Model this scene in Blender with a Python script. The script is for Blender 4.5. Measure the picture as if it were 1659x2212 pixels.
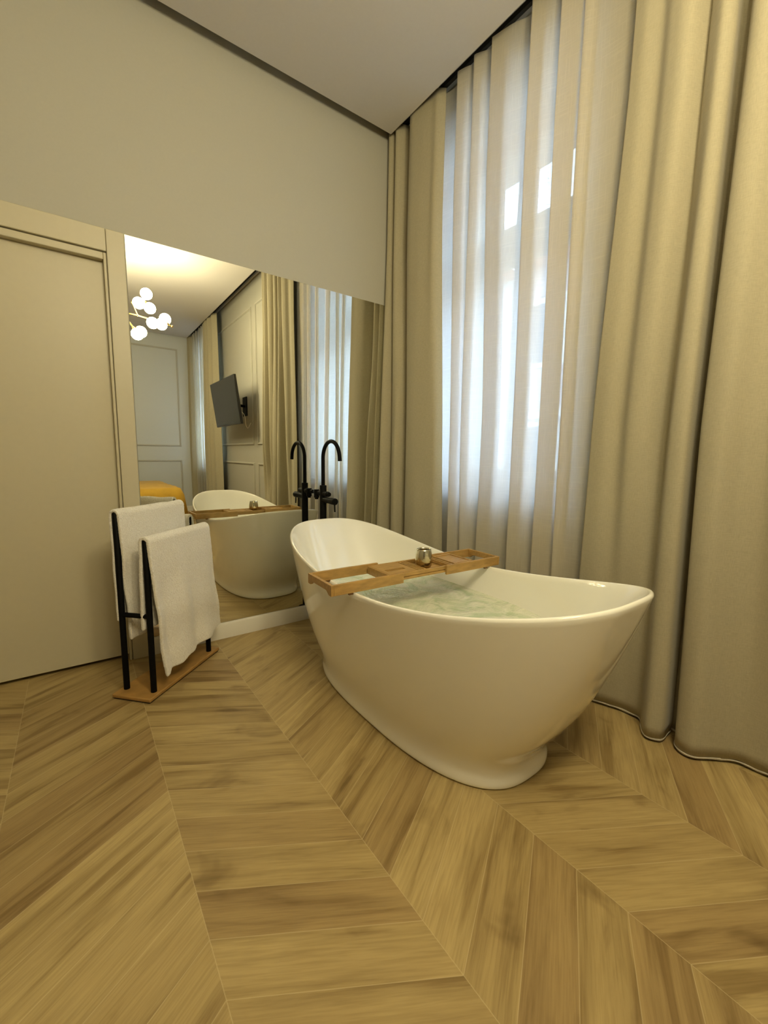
import bpy, bmesh, math, random
from mathutils import Vector, Matrix, noise
random.seed(7)
PI = math.pi
S = bpy.context.scene
for o in list(bpy.data.objects):
    bpy.data.objects.remove(o)
C = S.collection

# ------------------------------------------------------------------ camera
CAM = Vector((-2.050, -2.401, 1.05))
cd = bpy.data.cameras.new('camera'); cam = bpy.data.objects.new('camera', cd); C.objects.link(cam)
PITCH, YAW, ROLL, FPX = 0.1324, 0.6315, 0.0158, 911.64
d = Vector((math.sin(YAW)*math.cos(PITCH), math.cos(YAW)*math.cos(PITCH), -math.sin(PITCH)))
r0 = Vector((math.cos(YAW), -math.sin(YAW), 0)); u0 = r0.cross(d)
r = r0*math.cos(ROLL)+u0*math.sin(ROLL); u = -r0*math.sin(ROLL)+u0*math.cos(ROLL)
cam.matrix_world = Matrix(((r.x, u.x, -d.x, CAM.x), (r.y, u.y, -d.y, CAM.y), (r.z, u.z, -d.z, CAM.z), (0, 0, 0, 1)))
cd.sensor_fit = 'HORIZONTAL'; cd.sensor_width = 36; cd.lens = FPX*36/1659; cd.clip_start = .02
S.camera = cam

# ------------------------------------------------------------------ world, light, exposure
SKY_COL = (0.58, 0.76, 1.0); SKY_STR = 8.3
GLOBE_STR = 50.0
GLOBE_COL = (1.0, 0.875, 0.55)
S.view_settings.view_transform = 'Standard'; S.view_settings.look = 'None'
S.view_settings.gamma = 1; S.view_settings.use_curve_mapping = False
S.view_settings.exposure = 0.85
w = bpy.data.worlds.new('world'); S.world = w; w.use_nodes = True
bg = w.node_tree.nodes['Background']; bg.inputs[0].default_value = (*SKY_COL, 1); bg.inputs[1].default_value = SKY_STR

# ------------------------------------------------------------------ material helpers
def new_mat(name):
    m = bpy.data.materials.new(name); m.use_nodes = True
    nt = m.node_tree; nt.nodes.clear()
    return m, nt
def node(nt, t, **kw):
    n = nt.nodes.new(t)
    for k, v in kw.items():
        if k.startswith('i_'):
            n.inputs[k[2:].replace('_', ' ')].default_value = v
        else: setattr(n, k, v)
    return n
def math_n(nt, op, a, b=None, c=None):
    n = nt.nodes.new('ShaderNodeMath'); n.operation = op
    for i, v in enumerate((a, b, c)):
        if v is None: continue
        if isinstance(v, (int, float)): n.inputs[i].default_value = v
        else: nt.links.new(v, n.inputs[i])
    return n.outputs[0]
def ramp(nt, fac, stops):
    n = nt.nodes.new('ShaderNodeValToRGB'); nt.links.new(fac, n.inputs[0])
    els = n.color_ramp.elements
    while len(els) < len(stops): els.new(.5)
    for e, (p, c) in zip(els, stops): e.position = p; e.color = (*c, 1)
    return n.outputs[0]
def mix_col(nt, fac, a, b, mode='MIX'):
    n = nt.nodes.new('ShaderNodeMix'); n.data_type = 'RGBA'; n.blend_type = mode
    for i, v in ((0, fac), (6, a), (7, b)):
        if isinstance(v, (int, float)): n.inputs[i].default_value = v
        elif isinstance(v, tuple): n.inputs[i].default_value = (*v, 1)
        else: nt.links.new(v, n.inputs[i])
    return n.outputs[2]
def bump(nt, h, strength=.2, dist=.005):
    n = nt.nodes.new('ShaderNodeBump'); n.inputs['Strength'].default_value = strength; n.inputs['Distance'].default_value = dist
    nt.links.new(h, n.inputs['Height']); return n.outputs[0]
def simple(name, col, rough=.5, metal=0., nscale=None, namt=.06, bstr=0., coat=0., spec=.5, stretch=None, sheen=0.):
    """principled material with procedural noise variation"""
    m, nt = new_mat(name)
    out = node(nt, 'ShaderNodeOutputMaterial'); p = node(nt, 'ShaderNodeBsdfPrincipled')
    nt.links.new(p.outputs[0], out.inputs[0])
    p.inputs['Roughness'].default_value = rough; p.inputs['Metallic'].default_value = metal
    p.inputs['Coat Weight'].default_value = coat; p.inputs['Specular IOR Level'].default_value = spec
    p.inputs['Sheen Weight'].default_value = sheen
    p.inputs['Base Color'].default_value = (*col, 1)
    if nscale:
        tc = node(nt, 'ShaderNodeTexCoord'); mp = node(nt, 'ShaderNodeMapping')
        nt.links.new(tc.outputs['Object'], mp.inputs[0])
        if stretch: mp.inputs['Scale'].default_value = stretch
        nz = node(nt, 'ShaderNodeTexNoise'); nz.inputs['Scale'].default_value = nscale; nz.inputs['Detail'].default_value = 5
        nt.links.new(mp.outputs[0], nz.inputs['Vector'])
        lo = tuple(c*(1-namt) for c in col); hi = tuple(min(1, c*(1+namt)) for c in col)
        c = ramp(nt, nz.outputs[0], [(.3, lo), (.7, hi)])
        nt.links.new(c, p.inputs['Base Color'])
        if bstr: nt.links.new(bump(nt, nz.outputs[0], bstr, .002), p.inputs['Normal'])
    return m

M_wall = simple('wall_paint', (.45, .435, .37), .7, nscale=90, namt=.012, bstr=.06)
M_ceil = simple('ceiling_paint', (.62, .595, .58), .75, nscale=70, namt=.01, bstr=.04)
M_wall_far = simple('daylit_wall_paint', (.60, .62, .60), .7, nscale=90, namt=.012, bstr=.06)  # lighter, greyer copy of the wall paint; far-window daylight put into its colour
M_panel = simple('moulding_paint', (.49, .475, .41), .6, nscale=60, namt=.01)
M_door = simple('door_lacquer', (.54, .49, .345), .42, nscale=40, namt=.012)
M_trim = simple('white_trim_lacquer', (.82, .79, .70), .35, nscale=30, namt=.01)
M_tub = simple('white_acrylic', (.92, .90, .81), .07, nscale=8, namt=.006, coat=.5)
M_black = simple('matt_black_metal', (.002, .002, .002), .55, 0., nscale=60, namt=.2, spec=.12)
M_dark = simple('dark_rubber_and_shade', (.02, .015, .012), .6, nscale=60, namt=.2)  # rubber of the rack pad; also the painted shade in the caddy slot
M_board = simple('oiled_wood_board', (.37, .205, .058), .4, nscale=14, namt=.22, stretch=(1, 1, 6), bstr=.05)
M_bamboo = simple('bamboo_wood', (.41, .245, .075), .45, nscale=16, namt=.2, stretch=(1.2, 7, 4), bstr=.05)
M_bamboo_dark = simple('bamboo_end_grain', (.14, .07, .022), .5, nscale=22, namt=.25, bstr=.05)
M_brass = simple('polished_brass', (.80, .55, .16), .22, 1., nscale=30, namt=.05)
M_tvframe = simple('tv_black_plastic', (.012, .012, .013), .4, nscale=60, namt=.1)
M_tvscreen = simple('tv_dark_glass', (.014, .015, .016), .08, nscale=4, namt=.05, spec=.2)
M_bed = simple('mustard_bedspread', (.50, .29, .02), .85, nscale=9, namt=.12, bstr=.5, sheen=.2)
M_bedbase = simple('dark_bed_base', (.06, .045, .035), .6, nscale=20, namt=.15)
M_brick_far = None

def mirror_mat():
    m, nt = new_mat('mirror_silvering')
    out = node(nt, 'ShaderNodeOutputMaterial'); g = node(nt, 'ShaderNodeBsdfPrincipled')
    g.inputs['Base Color'].default_value = (.90, .90, .83, 1); g.inputs['Metallic'].default_value = 1
    g.inputs['Roughness'].default_value = 0.0
    nt.links.new(g.outputs[0], out.inputs[0]); return m
M_mirror = mirror_mat()

def fabric(name, col, transl=.12, scale=900, rough=.9):
    m, nt = new_mat(name)
    out = node(nt, 'ShaderNodeOutputMaterial'); p = node(nt, 'ShaderNodeBsdfPrincipled'); t = node(nt, 'ShaderNodeBsdfTranslucent')
    mx = node(nt, 'ShaderNodeMixShader'); mx.inputs[0].default_value = transl
    p.inputs['Roughness'].default_value = rough; p.inputs['Sheen Weight'].default_value = .15
    p.inputs['Specular IOR Level'].default_value = .2
    tc = node(nt, 'ShaderNodeTexCoord')
    hs = []
    for st in ((1, 1, .06), (.06, .06, 1)):
        mp = node(nt, 'ShaderNodeMapping'); mp.inputs['Scale'].default_value = st
        nt.links.new(tc.outputs['Object'], mp.inputs[0])
        nz = node(nt, 'ShaderNodeTexNoise'); nz.inputs['Scale'].default_value = scale; nz.inputs['Detail'].default_value = 2
        nt.links.new(mp.outputs[0], nz.inputs['Vector']); hs.append(nz.outputs[0])
    h = math_n(nt, 'MULTIPLY', math_n(nt, 'ADD', hs[0], hs[1]), .5)
    c = ramp(nt, h, [(.38, tuple(x*.9 for x in col)), (.62, tuple(min(1, x*1.08) for x in col))])
    nt.links.new(c, p.inputs['Base Color']); nt.links.new(c, t.inputs[0])
    nt.links.new(bump(nt, h, .35, .001), p.inputs['Normal'])
    nt.links.new(mx.outputs[0], out.inputs[0])
    nt.links.new(p.outputs[0], mx.inputs[1]); nt.links.new(t.outputs[0], mx.inputs[2])
    return m
M_drape = fabric('beige_drape_linen', (.435, .39, .27), .06)
M_drape_hem = fabric('drape_hem_lining', (.58, .53, .44), .1)

def sheer_mat():
    m, nt = new_mat('white_sheer_voile')
    out = node(nt, 'ShaderNodeOutputMaterial')
    di = node(nt, 'ShaderNodeBsdfDiffuse'); tl = node(nt, 'ShaderNodeBsdfTranslucent'); tr = node(nt, 'ShaderNodeBsdfTransparent')
    di.inputs[0].default_value = (.68, .61, .44, 1); tl.inputs[0].default_value = (.90, .90, .95, 1)
    m1 = node(nt, 'ShaderNodeMixShader'); m1.inputs[0].default_value = .5
    nt.links.new(di.outputs[0], m1.inputs[1]); nt.links.new(tl.outputs[0], m1.inputs[2])
    tc = node(nt, 'ShaderNodeTexCoord'); hs = []
    for st in ((1, 1, .05), (.04, .04, 1)):
        mp = node(nt, 'ShaderNodeMapping'); mp.inputs['Scale'].default_value = st
        nt.links.new(tc.outputs['Object'], mp.inputs[0])
        nz = node(nt, 'ShaderNodeTexNoise'); nz.inputs['Scale'].default_value = 260; nz.inputs['Detail'].default_value = 2
        nt.links.new(mp.outputs[0], nz.inputs['Vector']); hs.append(nz.outputs[0])
    h = math_n(nt, 'MAXIMUM', hs[0], hs[1])
    f = nt.nodes.new('ShaderNodeMapRange'); nt.links.new(h, f.inputs[0])
    f.inputs[1].default_value = .50; f.inputs[2].default_value = .72; f.inputs[3].default_value = .90; f.inputs[4].default_value = .98
    m2 = node(nt, 'ShaderNodeMixShader'); nt.links.new(f.outputs[0], m2.inputs[0])
    nt.links.new(tr.outputs[0], m2.inputs[1]); nt.links.new(m1.outputs[0], m2.inputs[2])
    nt.links.new(m2.outputs[0], out.inputs[0]); return m
M_sheer = sheer_mat()

def glass_mat():
    m, nt = new_mat('window_glass')
    out = node(nt, 'ShaderNodeOutputMaterial'); tr = node(nt, 'ShaderNodeBsdfTransparent'); g = node(nt, 'ShaderNodeBsdfGlossy')
    g.inputs['Roughness'].default_value = .02; tr.inputs[0].default_value = (.95, .98, .97, 1)
    mx = node(nt, 'ShaderNodeMixShader'); mx.inputs[0].default_value = .05
    nt.links.new(tr.outputs[0], mx.inputs[1]); nt.links.new(g.outputs[0], mx.inputs[2]); nt.links.new(mx.outputs[0], out.inputs[0])
    return m
M_glass = glass_mat()

def water_mat():
    m, nt = new_mat('bath_water')
    out = node(nt, 'ShaderNodeOutputMaterial'); p = node(nt, 'ShaderNodeBsdfPrincipled')
    p.inputs['Base Color'].default_value = (.60, .70, .50, 1); p.inputs['Roughness'].default_value = .05
    p.inputs['IOR'].default_value = 1.33; p.inputs['Transmission Weight'].default_value = .2
    tc = node(nt, 'ShaderNodeTexCoord'); nz = node(nt, 'ShaderNodeTexNoise'); nz.inputs['Scale'].default_value = 9; nz.inputs['Detail'].default_value = 6
    nz.inputs['Distortion'].default_value = 1.2
    nt.links.new(tc.outputs['Object'], nz.inputs['Vector'])
    n2 = node(nt, 'ShaderNodeTexNoise'); n2.inputs['Scale'].default_value = 70; n2.inputs['Detail'].default_value = 3
    nt.links.new(tc.outputs['Object'], n2.inputs['Vector'])
    c = ramp(nt, nz.outputs[0], [(.36, (.58, .68, .46)), (.5, (.76, .81, .62)), (.66, (.86, .87, .72))])
    nt.links.new(c, p.inputs['Base Color'])
    h = math_n(nt, 'ADD', nz.outputs[0], math_n(nt, 'MULTIPLY', n2.outputs[0], .25))
    nt.links.new(bump(nt, h, .6, .02), p.inputs['Normal'])
    nt.links.new(p.outputs[0], out.inputs[0]); return m
M_water = water_mat()

def towel_mat():
    m, nt = new_mat('white_terry_cloth')
    out = node(nt, 'ShaderNodeOutputMaterial'); p = node(nt, 'ShaderNodeBsdfPrincipled')
    p.inputs['Roughness'].default_value = 1; p.inputs['Sheen Weight'].default_value = .4; p.inputs['Specular IOR Level'].default_value = .1
    tc = node(nt, 'ShaderNodeTexCoord'); nz = node(nt, 'ShaderNodeTexNoise'); nz.inputs['Scale'].default_value = 260; nz.inputs['Detail'].default_value = 4
    nt.links.new(tc.outputs['Object'], nz.inputs['Vector'])
    c = ramp(nt, nz.outputs[0], [(.35, (.77, .73, .65)), (.6, (.90, .87, .80))])
    nt.links.new(c, p.inputs['Base Color']); nt.links.new(bump(nt, nz.outputs[0], 1., .004), p.inputs['Normal'])
    nt.links.new(p.outputs[0], out.inputs[0]); return m
M_towel = towel_mat()

def globe_mat():
    m, nt = new_mat('lit_opal_glass')
    out = node(nt, 'ShaderNodeOutputMaterial'); e = node(nt, 'ShaderNodeEmission')
    e.inputs[0].default_value = (*GLOBE_COL, 1); e.inputs[1].default_value = GLOBE_STR
    nt.links.new(e.outputs[0], out.inputs[0]); return m
M_globe = globe_mat()

def cup_mat():
    m, nt = new_mat('smoked_bronze_glass')
    out = node(nt, 'ShaderNodeOutputMaterial'); p = node(nt, 'ShaderNodeBsdfPrincipled')
    tc = node(nt, 'ShaderNodeTexCoord'); sp = node(nt, 'ShaderNodeSeparateXYZ'); nt.links.new(tc.outputs['Object'], sp.inputs[0])
    nz = node(nt, 'ShaderNodeTexNoise'); nz.inputs['Scale'].default_value = 120; nt.links.new(tc.outputs['Object'], nz.inputs['Vector'])
    h = math_n(nt, 'ADD', math_n(nt, 'DIVIDE', sp.outputs[2], .085), math_n(nt, 'MULTIPLY', nz.outputs[0], .15))
    c = ramp(nt, h, [(.1, (.30, .20, .07)), (.5, (.55, .45, .25)), (.95, (.72, .68, .52))])
    nt.links.new(c, p.inputs['Base Color']); p.inputs['Metallic'].default_value = .95; p.inputs['Roughness'].default_value = .13
    nt.links.new(bump(nt, nz.outputs[0], .15, .002), p.inputs['Normal'])
    nt.links.new(p.outputs[0], out.inputs[0]); return m
M_cup = cup_mat()

def floor_mat():
    """chevron oak planks: seams run along y every 0.4045 m, planks 0.126 m wide at 30 degrees"""
    W, SL, PW, X0, Y0 = .4045, .592, .126, -1.071, -1.803
    m, nt = new_mat('chevron_oak_floor')
    out = node(nt, 'ShaderNodeOutputMaterial'); p = node(nt, 'ShaderNodeBsdfPrincipled'); nt.links.new(p.outputs[0], out.inputs[0])
    tc = node(nt, 'ShaderNodeTexCoord'); sp = node(nt, 'ShaderNodeSeparateXYZ'); nt.links.new(tc.outputs['Object'], sp.inputs[0])
    X, Y = sp.outputs[0], sp.outputs[1]
    M = lambda op, a, b=None, c=None: math_n(nt, op, a, b, c)
    un = M('DIVIDE', M('SUBTRACT', X, X0), W)
    col = M('FLOOR', un); fr = M('SUBTRACT', un, col)
    par = M('MULTIPLY', M('FRACT', M('MULTIPLY', col, .5)), 2)          # 0 even, 1 odd column
    sgn = M('SUBTRACT', M('MULTIPLY', par, 2), 1)                        # even -1, odd +1
    # distance from the seam where the plank fan starts: even column -> falling planks, odd -> rising
    dx = M('MULTIPLY', M('SUBTRACT', M('SUBTRACT', fr, par), 0), W)      # even: 0..W ; odd: -W..0
    v = M('SUBTRACT', M('SUBTRACT', Y, Y0), M('MULTIPLY', M('MULTIPLY', sgn, SL), dx))
    vn = M('DIVIDE', v, PW); idx = M('FLOOR', vn); vf = M('SUBTRACT', vn, idx)
    cmb = node(nt, 'ShaderNodeCombineXYZ'); nt.links.new(col, cmb.inputs[0]); nt.links.new(idx, cmb.inputs[1])
    wn = node(nt, 'ShaderNodeTexWhiteNoise'); wn.noise_dimensions = '3D'; nt.links.new(cmb.outputs[0], wn.inputs['Vector'])
    rs = node(nt, 'ShaderNodeSeparateColor'); nt.links.new(wn.outputs['Color'], rs.inputs[0])
    # local plank axes
    cs, sn = math.cos(math.atan(SL)), math.sin(math.atan(SL))
    al = M('ADD', M('MULTIPLY', X, cs), M('MULTIPLY', M('MULTIPLY', Y, sn), sgn))
    ac = M('SUBTRACT', M('MULTIPLY', Y, cs), M('MULTIPLY', M('MULTIPLY', X, sn), sgn))
    def grain(scale, sa, sc, det=6, dist=0.4, off=20.):
        cb = node(nt, 'ShaderNodeCombineXYZ')
        nt.links.new(M('ADD', M('MULTIPLY', al, sa), M('MULTIPLY', rs.outputs[0], off)), cb.inputs[0])
        nt.links.new(M('ADD', M('MULTIPLY', ac, sc), M('MULTIPLY', rs.outputs[1], off)), cb.inputs[1])
        nt.links.new(M('MULTIPLY', rs.outputs[2], off), cb.inputs[2])
        nz = node(nt, 'ShaderNodeTexNoise'); nz.inputs['Scale'].default_value = scale; nz.inputs['Detail'].default_value = det
        nz.inputs['Distortion'].default_value = dist; nt.links.new(cb.outputs[0], nz.inputs['Vector'])
        return nz.outputs[0]
    g1 = grain(3.0, .62, 7.0, 6, .8)       # broad streaks
    g2 = grain(20., .5, 11., 4, .3)        # fine fibre
    g3 = grain(3.4, 1.3, 2.2, 3, .6)       # knots and clouds
    base = ramp(nt, rs.outputs[0], [(0., (.325, .225, .096)), (.3, (.385, .285, .122)), (.7, (.42, .315, .138)), (1., (.46, .35, .155))])
    streak = ramp(nt, g1, [(.34, (.60, .54, .46)), (.45, (.90, .88, .86)), (.58, (1.04, 1.03, 1.02))])
    c = mix_col(nt, .9, base, streak, 'MULTIPLY')
    fine = ramp(nt, g2, [(.35, (.80, .77, .72)), (.6, (1.06, 1.06, 1.05))])
    c = mix_col(nt, .6, c, fine, 'MULTIPLY')
    cloud = ramp(nt, g3, [(.27, (.50, .44, .36)), (.38, (.93, .91, .89)), (.6, (1.03, 1.03, 1.02))])
    c = mix_col(nt, .75, c, cloud, 'MULTIPLY')
    # joints
    e1 = M('MULTIPLY', M('MINIMUM', vf, M('SUBTRACT', 1, vf)), PW*cs)
    e2 = M('MULTIPLY', M('MINIMUM', fr, M('SUBTRACT', 1, fr)), W)
    ed = M('MINIMUM', e1, e2)
    jt = M('LESS_THAN', ed, .0009)
    c = mix_col(nt, M('MULTIPLY', jt, .38), c, (.62, .50, .29))
    nt.links.new(c, p.inputs['Base Color'])
    nt.links.new(M('ADD', .38, M('MULTIPLY', g2, .18)), p.inputs['Roughness'])
    p.inputs['Specular IOR Level'].default_value = .4
    hh = M('SUBTRACT', M('MULTIPLY', g2, .3), M('MULTIPLY', jt, .8))
    nt.links.new(bump(nt, hh, .22, .003), p.inputs['Normal'])
    return m
M_floor = floor_mat()

def brick_mat(name, a, b, mortar):
    m, nt = new_mat(name)
    out = node(nt, 'ShaderNodeOutputMaterial'); p = node(nt, 'ShaderNodeBsdfPrincipled'); nt.links.new(p.outputs[0], out.inputs[0])
    tc = node(nt, 'ShaderNodeTexCoord'); mp = node(nt, 'ShaderNodeMapping'); mp.inputs['Rotation'].default_value = (PI/2, 0, PI/2)
    nt.links.new(tc.outputs['Object'], mp.inputs[0])
    br = node(nt, 'ShaderNodeTexBrick'); br.inputs['Scale'].default_value = 4
    br.inputs['Color1'].default_value = (*a, 1); br.inputs['Color2'].default_value = (*b, 1); br.inputs['Mortar'].default_value = (*mortar, 1)
    nt.links.new(mp.outputs[0], br.inputs['Vector']); nt.links.new(br.outputs[0], p.inputs['Base Color'])
    p.inputs['Roughness'].default_value = .9; return m
M_pink = brick_mat('pink_brick', (.40, .20, .16), (.46, .25, .20), (.45, .36, .33))
M_pale = simple('pale_render', (.42, .41, .40), .9, nscale=3, namt=.08)
M_street = simple('street_asphalt', (.18, .18, .18), .9, nscale=5, namt=.15)
M_roof = simple('roof_tile', (.40, .2, .14), .9, nscale=12, namt=.15)

# ------------------------------------------------------------------ geometry helpers
def box(bm, x0, x1, y0, y1, z0, z1, mat=None):
    vs = [bm.verts.new((x, y, z)) for x in (x0, x1) for y in (y0, y1) for z in (z0, z1)]
    if mat is not None:
        for v in vs: v.co = mat @ v.co
    for f in ((0, 1, 3, 2), (4, 6, 7, 5), (0, 4, 5, 1), (2, 3, 7, 6), (0, 2, 6, 4), (1, 5, 7, 3)):
        bm.faces.new([vs[i] for i in f])
def tube(bm, pts, rad, seg=20, caps=True):
    pts = [Vector(p) for p in pts]; n = len(pts)
    rad = rad if isinstance(rad, (list, tuple)) else [rad]*n
    t0 = (pts[1]-pts[0]).normalized(); a = Vector((0, 0, 1)) if abs(t0.z) < .9 else Vector((1, 0, 0))
    nrm = t0.cross(a).normalized(); rings = []
    for i, p in enumerate(pts):
        t = (pts[min(i+1, n-1)]-pts[max(i-1, 0)])
        t = t.normalized() if t.length > 1e-9 else t0
        nrm = (nrm-t*nrm.dot(t)).normalized(); b = t.cross(nrm)
        rings.append([bm.verts.new(p+(nrm*math.cos(k*2*PI/seg)+b*math.sin(k*2*PI/seg))*rad[i]) for k in range(seg)])
    for A, B in zip(rings, rings[1:]):
        for k in range(seg): bm.faces.new((A[k], A[(k+1) % seg], B[(k+1) % seg], B[k]))
    if caps: bm.faces.new(rings[0][::-1]); bm.faces.new(rings[-1])
def lathe(bm, prof, seg=40, mat=None):
    rings = []
    for rr, z in prof:
        rings.append([bm.verts.new((rr*math.cos(k*2*PI/seg), rr*math.sin(k*2*PI/seg), z)) for k in range(seg)])
    if mat is not None:
        for R in rings:
            for v in R: v.co = mat @ v.co
    for A, B in zip(rings, rings[1:]):
        for k in range(seg): bm.faces.new((A[k], A[(k+1) % seg], B[(k+1) % seg], B[k]))
    bm.faces.new(rings[0][::-1]); bm.faces.new(rings[-1])
def sphere(bm, c, rr, sx=1, seg=32):
    bmesh.ops.create_uvsphere(bm, u_segments=seg, v_segments=seg//2, radius=rr, matrix=Matrix.Translation(c))
def obj(name, bm, m, parent=None, smooth=True, bevel=0., angle=35, recalc=True):
    if recalc: bmesh.ops.recalc_face_normals(bm, faces=bm.faces)
    me = bpy.data.meshes.new(name); bm.to_mesh(me); bm.free()
    if m: me.materials.append(m)
    o = bpy.data.objects.new(name, me); C.objects.link(o)
    if parent:
        o.parent = parent
        o.location = -parent.location if parent.parent is None else (0, 0, 0)
    if smooth:
        for p in me.polygons: p.use_smooth = True
        if angle: me.set_sharp_from_angle(angle=math.radians(angle))
    if bevel:
        b = o.modifiers.new('bevel', 'BEVEL'); b.width = bevel; b.segments = 3; b.limit_method = 'ANGLE'; b.angle_limit = math.radians(40)
        b.harden_normals = False
    return o
def thing(name, label, cat, loc=(0, 0, 0), group=None):
    o = bpy.data.objects.new(name, None); C.objects.link(o); o.location = loc; o.empty_display_size = .05
    o['label'] = label; o['category'] = cat
    if group: o['group'] = group
    return o
def tag(o, label, cat, group=None):
    o['label'] = label; o['category'] = cat
    if group: o['group'] = group
    return o
def struct(name, bm, m, parent=None, bevel=0., label=None):
    o = obj(name, bm, m, parent, smooth=True, bevel=bevel, angle=30)
    if parent is None:
        o['kind'] = 'structure'
        if label: o['label'] = label
    return o
def catmull(pts, sub=8):
    pts = [Vector(p) for p in pts]; out = []
    P = [pts[0]*2-pts[1]]+pts+[pts[-1]*2-pts[-2]]
    for i in range(1, len(P)-2):
        a, b, c, e = P[i-1], P[i], P[i+1], P[i+2]
        for k in range(sub):
            t = k/sub
            out.append(.5*((2*b)+(c-a)*t+(2*a-5*b+4*c-e)*t*t+(3*b-a-3*c+e)*t**3))
    out.append(pts[-1]); return out

# ------------------------------------------------------------------ the room shell
H, TOP = 3.016, 3.17
XW = -.14           # face of the window wall
GX, GY = -.340, -.0735
YF, XL = -5.868, -4.6
bm = bmesh.new(); box(bm, XL-.2, .6, YF-.2, .3, -.12, 0)
struct('floor', bm, M_floor, label='chevron oak plank floor')
bm = bmesh.new(); box(bm, XL, GX, YF+.07, GY, H, H+.06)
struct('ceiling', bm, M_ceil, label='dropped white ceiling panel with shadow gap round its edge')
bm = bmesh.new(); box(bm, XL-.2, .45, YF-.2, .3, TOP, TOP+.1)
struct('ceiling', bm, M_ceil, label='upper ceiling slab above the shadow gap')
# mirror wall with the door niche
DX0, DX1, DZ = -2.80, -1.874, 1.935
bm = bmesh.new()
box(bm, XL-.2, DX0, 0, .22, 0, TOP); box(bm, DX1, .45, 0, .22, 0, TOP); box(bm, DX0, DX1, 0, .22, DZ, TOP); box(bm, DX0, DX1, .09, .22, 0, DZ)
struct('wall_back', bm, M_wall, label='plain wall above the mirror and door')
bm = bmesh.new(); box(bm, XL-.2, XL, YF-.2, 0, 0, TOP); struct('wall_left', bm, M_wall)
bm = bmesh.new(); box(bm, XL, .45, YF-.2, YF, 0, TOP); struct('wall_front', bm, M_wall_far, label='panelled far wall seen in the mirror')
# window wall with two openings
W1, W2 = (-1.25, -.30), (-5.76, -4.66)
WZ0, WZ1 = .885, 2.86
bm = bmesh.new()
ys = [0, W1[1], W1[0], W2[1], W2[0], YF]
for a, b in ((ys[1], ys[0]), (ys[3], ys[2]), (ys[5], ys[4])): box(bm, XW, .45, a, b, 0, TOP)
for a, b in (W1, W2): box(bm, XW, .45, a, b, 0, WZ0); box(bm, XW, .45, a, b, WZ1, TOP)
struct('wall_right', bm, M_wall, label='window wall behind the curtains')

# windows: frame, transom, casements, panes, sill
def window(n, y0, y1):
    w = bpy.data.objects.new('window_%d' % n, None); C.objects.link(w); w['kind'] = 'structure'; w['label'] = 'tall white casement window behind the sheer curtain'
    w.location = (.12, (y0+y1)/2, WZ0)
    bm = bmesh.new(); x0, x1 = .08, .15
    box(bm, x0, x1, y0, y0+.05, WZ0, WZ1); box(bm, x0, x1, y1-.05, y1, WZ0, WZ1)
    box(bm, x0, x1, y0+.05, y1-.05, WZ0, WZ0+.05); box(bm, x0, x1, y0+.05, y1-.05, WZ1-.05, WZ1)
    box(bm, x0-.02, x1, y0+.05, y1-.05, 2.21, 2.33)
    obj('window_frame', bm, M_trim, w, bevel=.004)
    ym = (y0+y1)/2
    for a, b in ((y0+.05, ym-.002), (ym+.002, y1-.05)):
        for za, zb in ((WZ0+.05, 2.21), (2.33, WZ1-.05)):
            bm = bmesh.new(); f = .048; xa, xb = .085, .135
            box(bm, xa, xb, a, a+f, za, zb); box(bm, xa, xb, b-f, b, za, zb); box(bm, xa, xb, a+f, b-f, za, za+f); box(bm, xa, xb, a+f, b-f, zb-f, zb)
            s = obj('sash', bm, M_trim, w, bevel=.004)
            bm = bmesh.new(); box(bm, .108, .113, a+f, b-f, za+f, zb-f)
            obj('glass_pane', bm, M_glass, s, smooth=False)
    bm = bmesh.new(); box(bm, XW-.02, .085, y0, y1, WZ0-.035, WZ0+.002)
    obj('window_sill', bm, M_trim, w, bevel=.006)
window(1, *W1); window(2, *W2)

# door, casing
dr = bpy.data.objects.new('door_1', None); C.objects.link(dr); dr['kind'] = 'structure'; dr['label'] = 'plain beige door left of the mirror'; dr.location = (DX0+.4, .03, 0)
bm = bmesh.new(); box(bm, DX0+.012, DX1-.012, .022, .062, .020, DZ-.030); obj('door_leaf', bm, M_door, dr, bevel=.002)
bm = bmesh.new()
box(bm, DX1-.012, DX1, -.012, .09, 0, DZ); box(bm, DX0, DX0+.012, -.012, .09, 0, DZ); box(bm, DX0+.012, DX1-.012, -.012, .09, DZ-.030, DZ)
obj('door_frame', bm, M_door, dr, bevel=.003)
bm = bmesh.new(); box(bm, DX1+.002, -1.801, -.020, 0, 0, 2.035); box(bm, DX0-.075, DX0-.002, -.020, 0, 0, 2.035)
box(bm, DX0-.001, DX1+.001, -.020, 0, DZ+.004, 2.035)
obj('door_casing', bm, M_door, dr, bevel=.003)

# baseboards
def profile_board(name, axis, a0, a1, face, sgn):
    prof = [(0, 0), (.016, 0), (.016, .078), (.012, .086), (.010, .092), (0, .092)]
    bm = bmesh.new(); ends = []
    for a in (a0, a1):
        ring = []
        for dd, z in prof:
            ring.append(bm.verts.new((a, face+sgn*dd, z) if axis == 'x' else (face+sgn*dd, a, z)))
        ends.append(ring)
    n = len(prof)
    for i in range(n): bm.faces.new((ends[0][i], ends[0][(i+1) % n], ends[1][(i+1) % n], ends[1][i]))
    bm.faces.new(ends[0][::-1]); bm.faces.new(ends[1])
    struct(name, bm, M_trim)
profile_board('baseboard_back', 'x', -1.800, XW, 0, -1)
profile_board('baseboard_right', 'y', YF, -.016, XW, -1)
profile_board('baseboard_front', 'x', XL, XW-.016, YF, 1)

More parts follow.
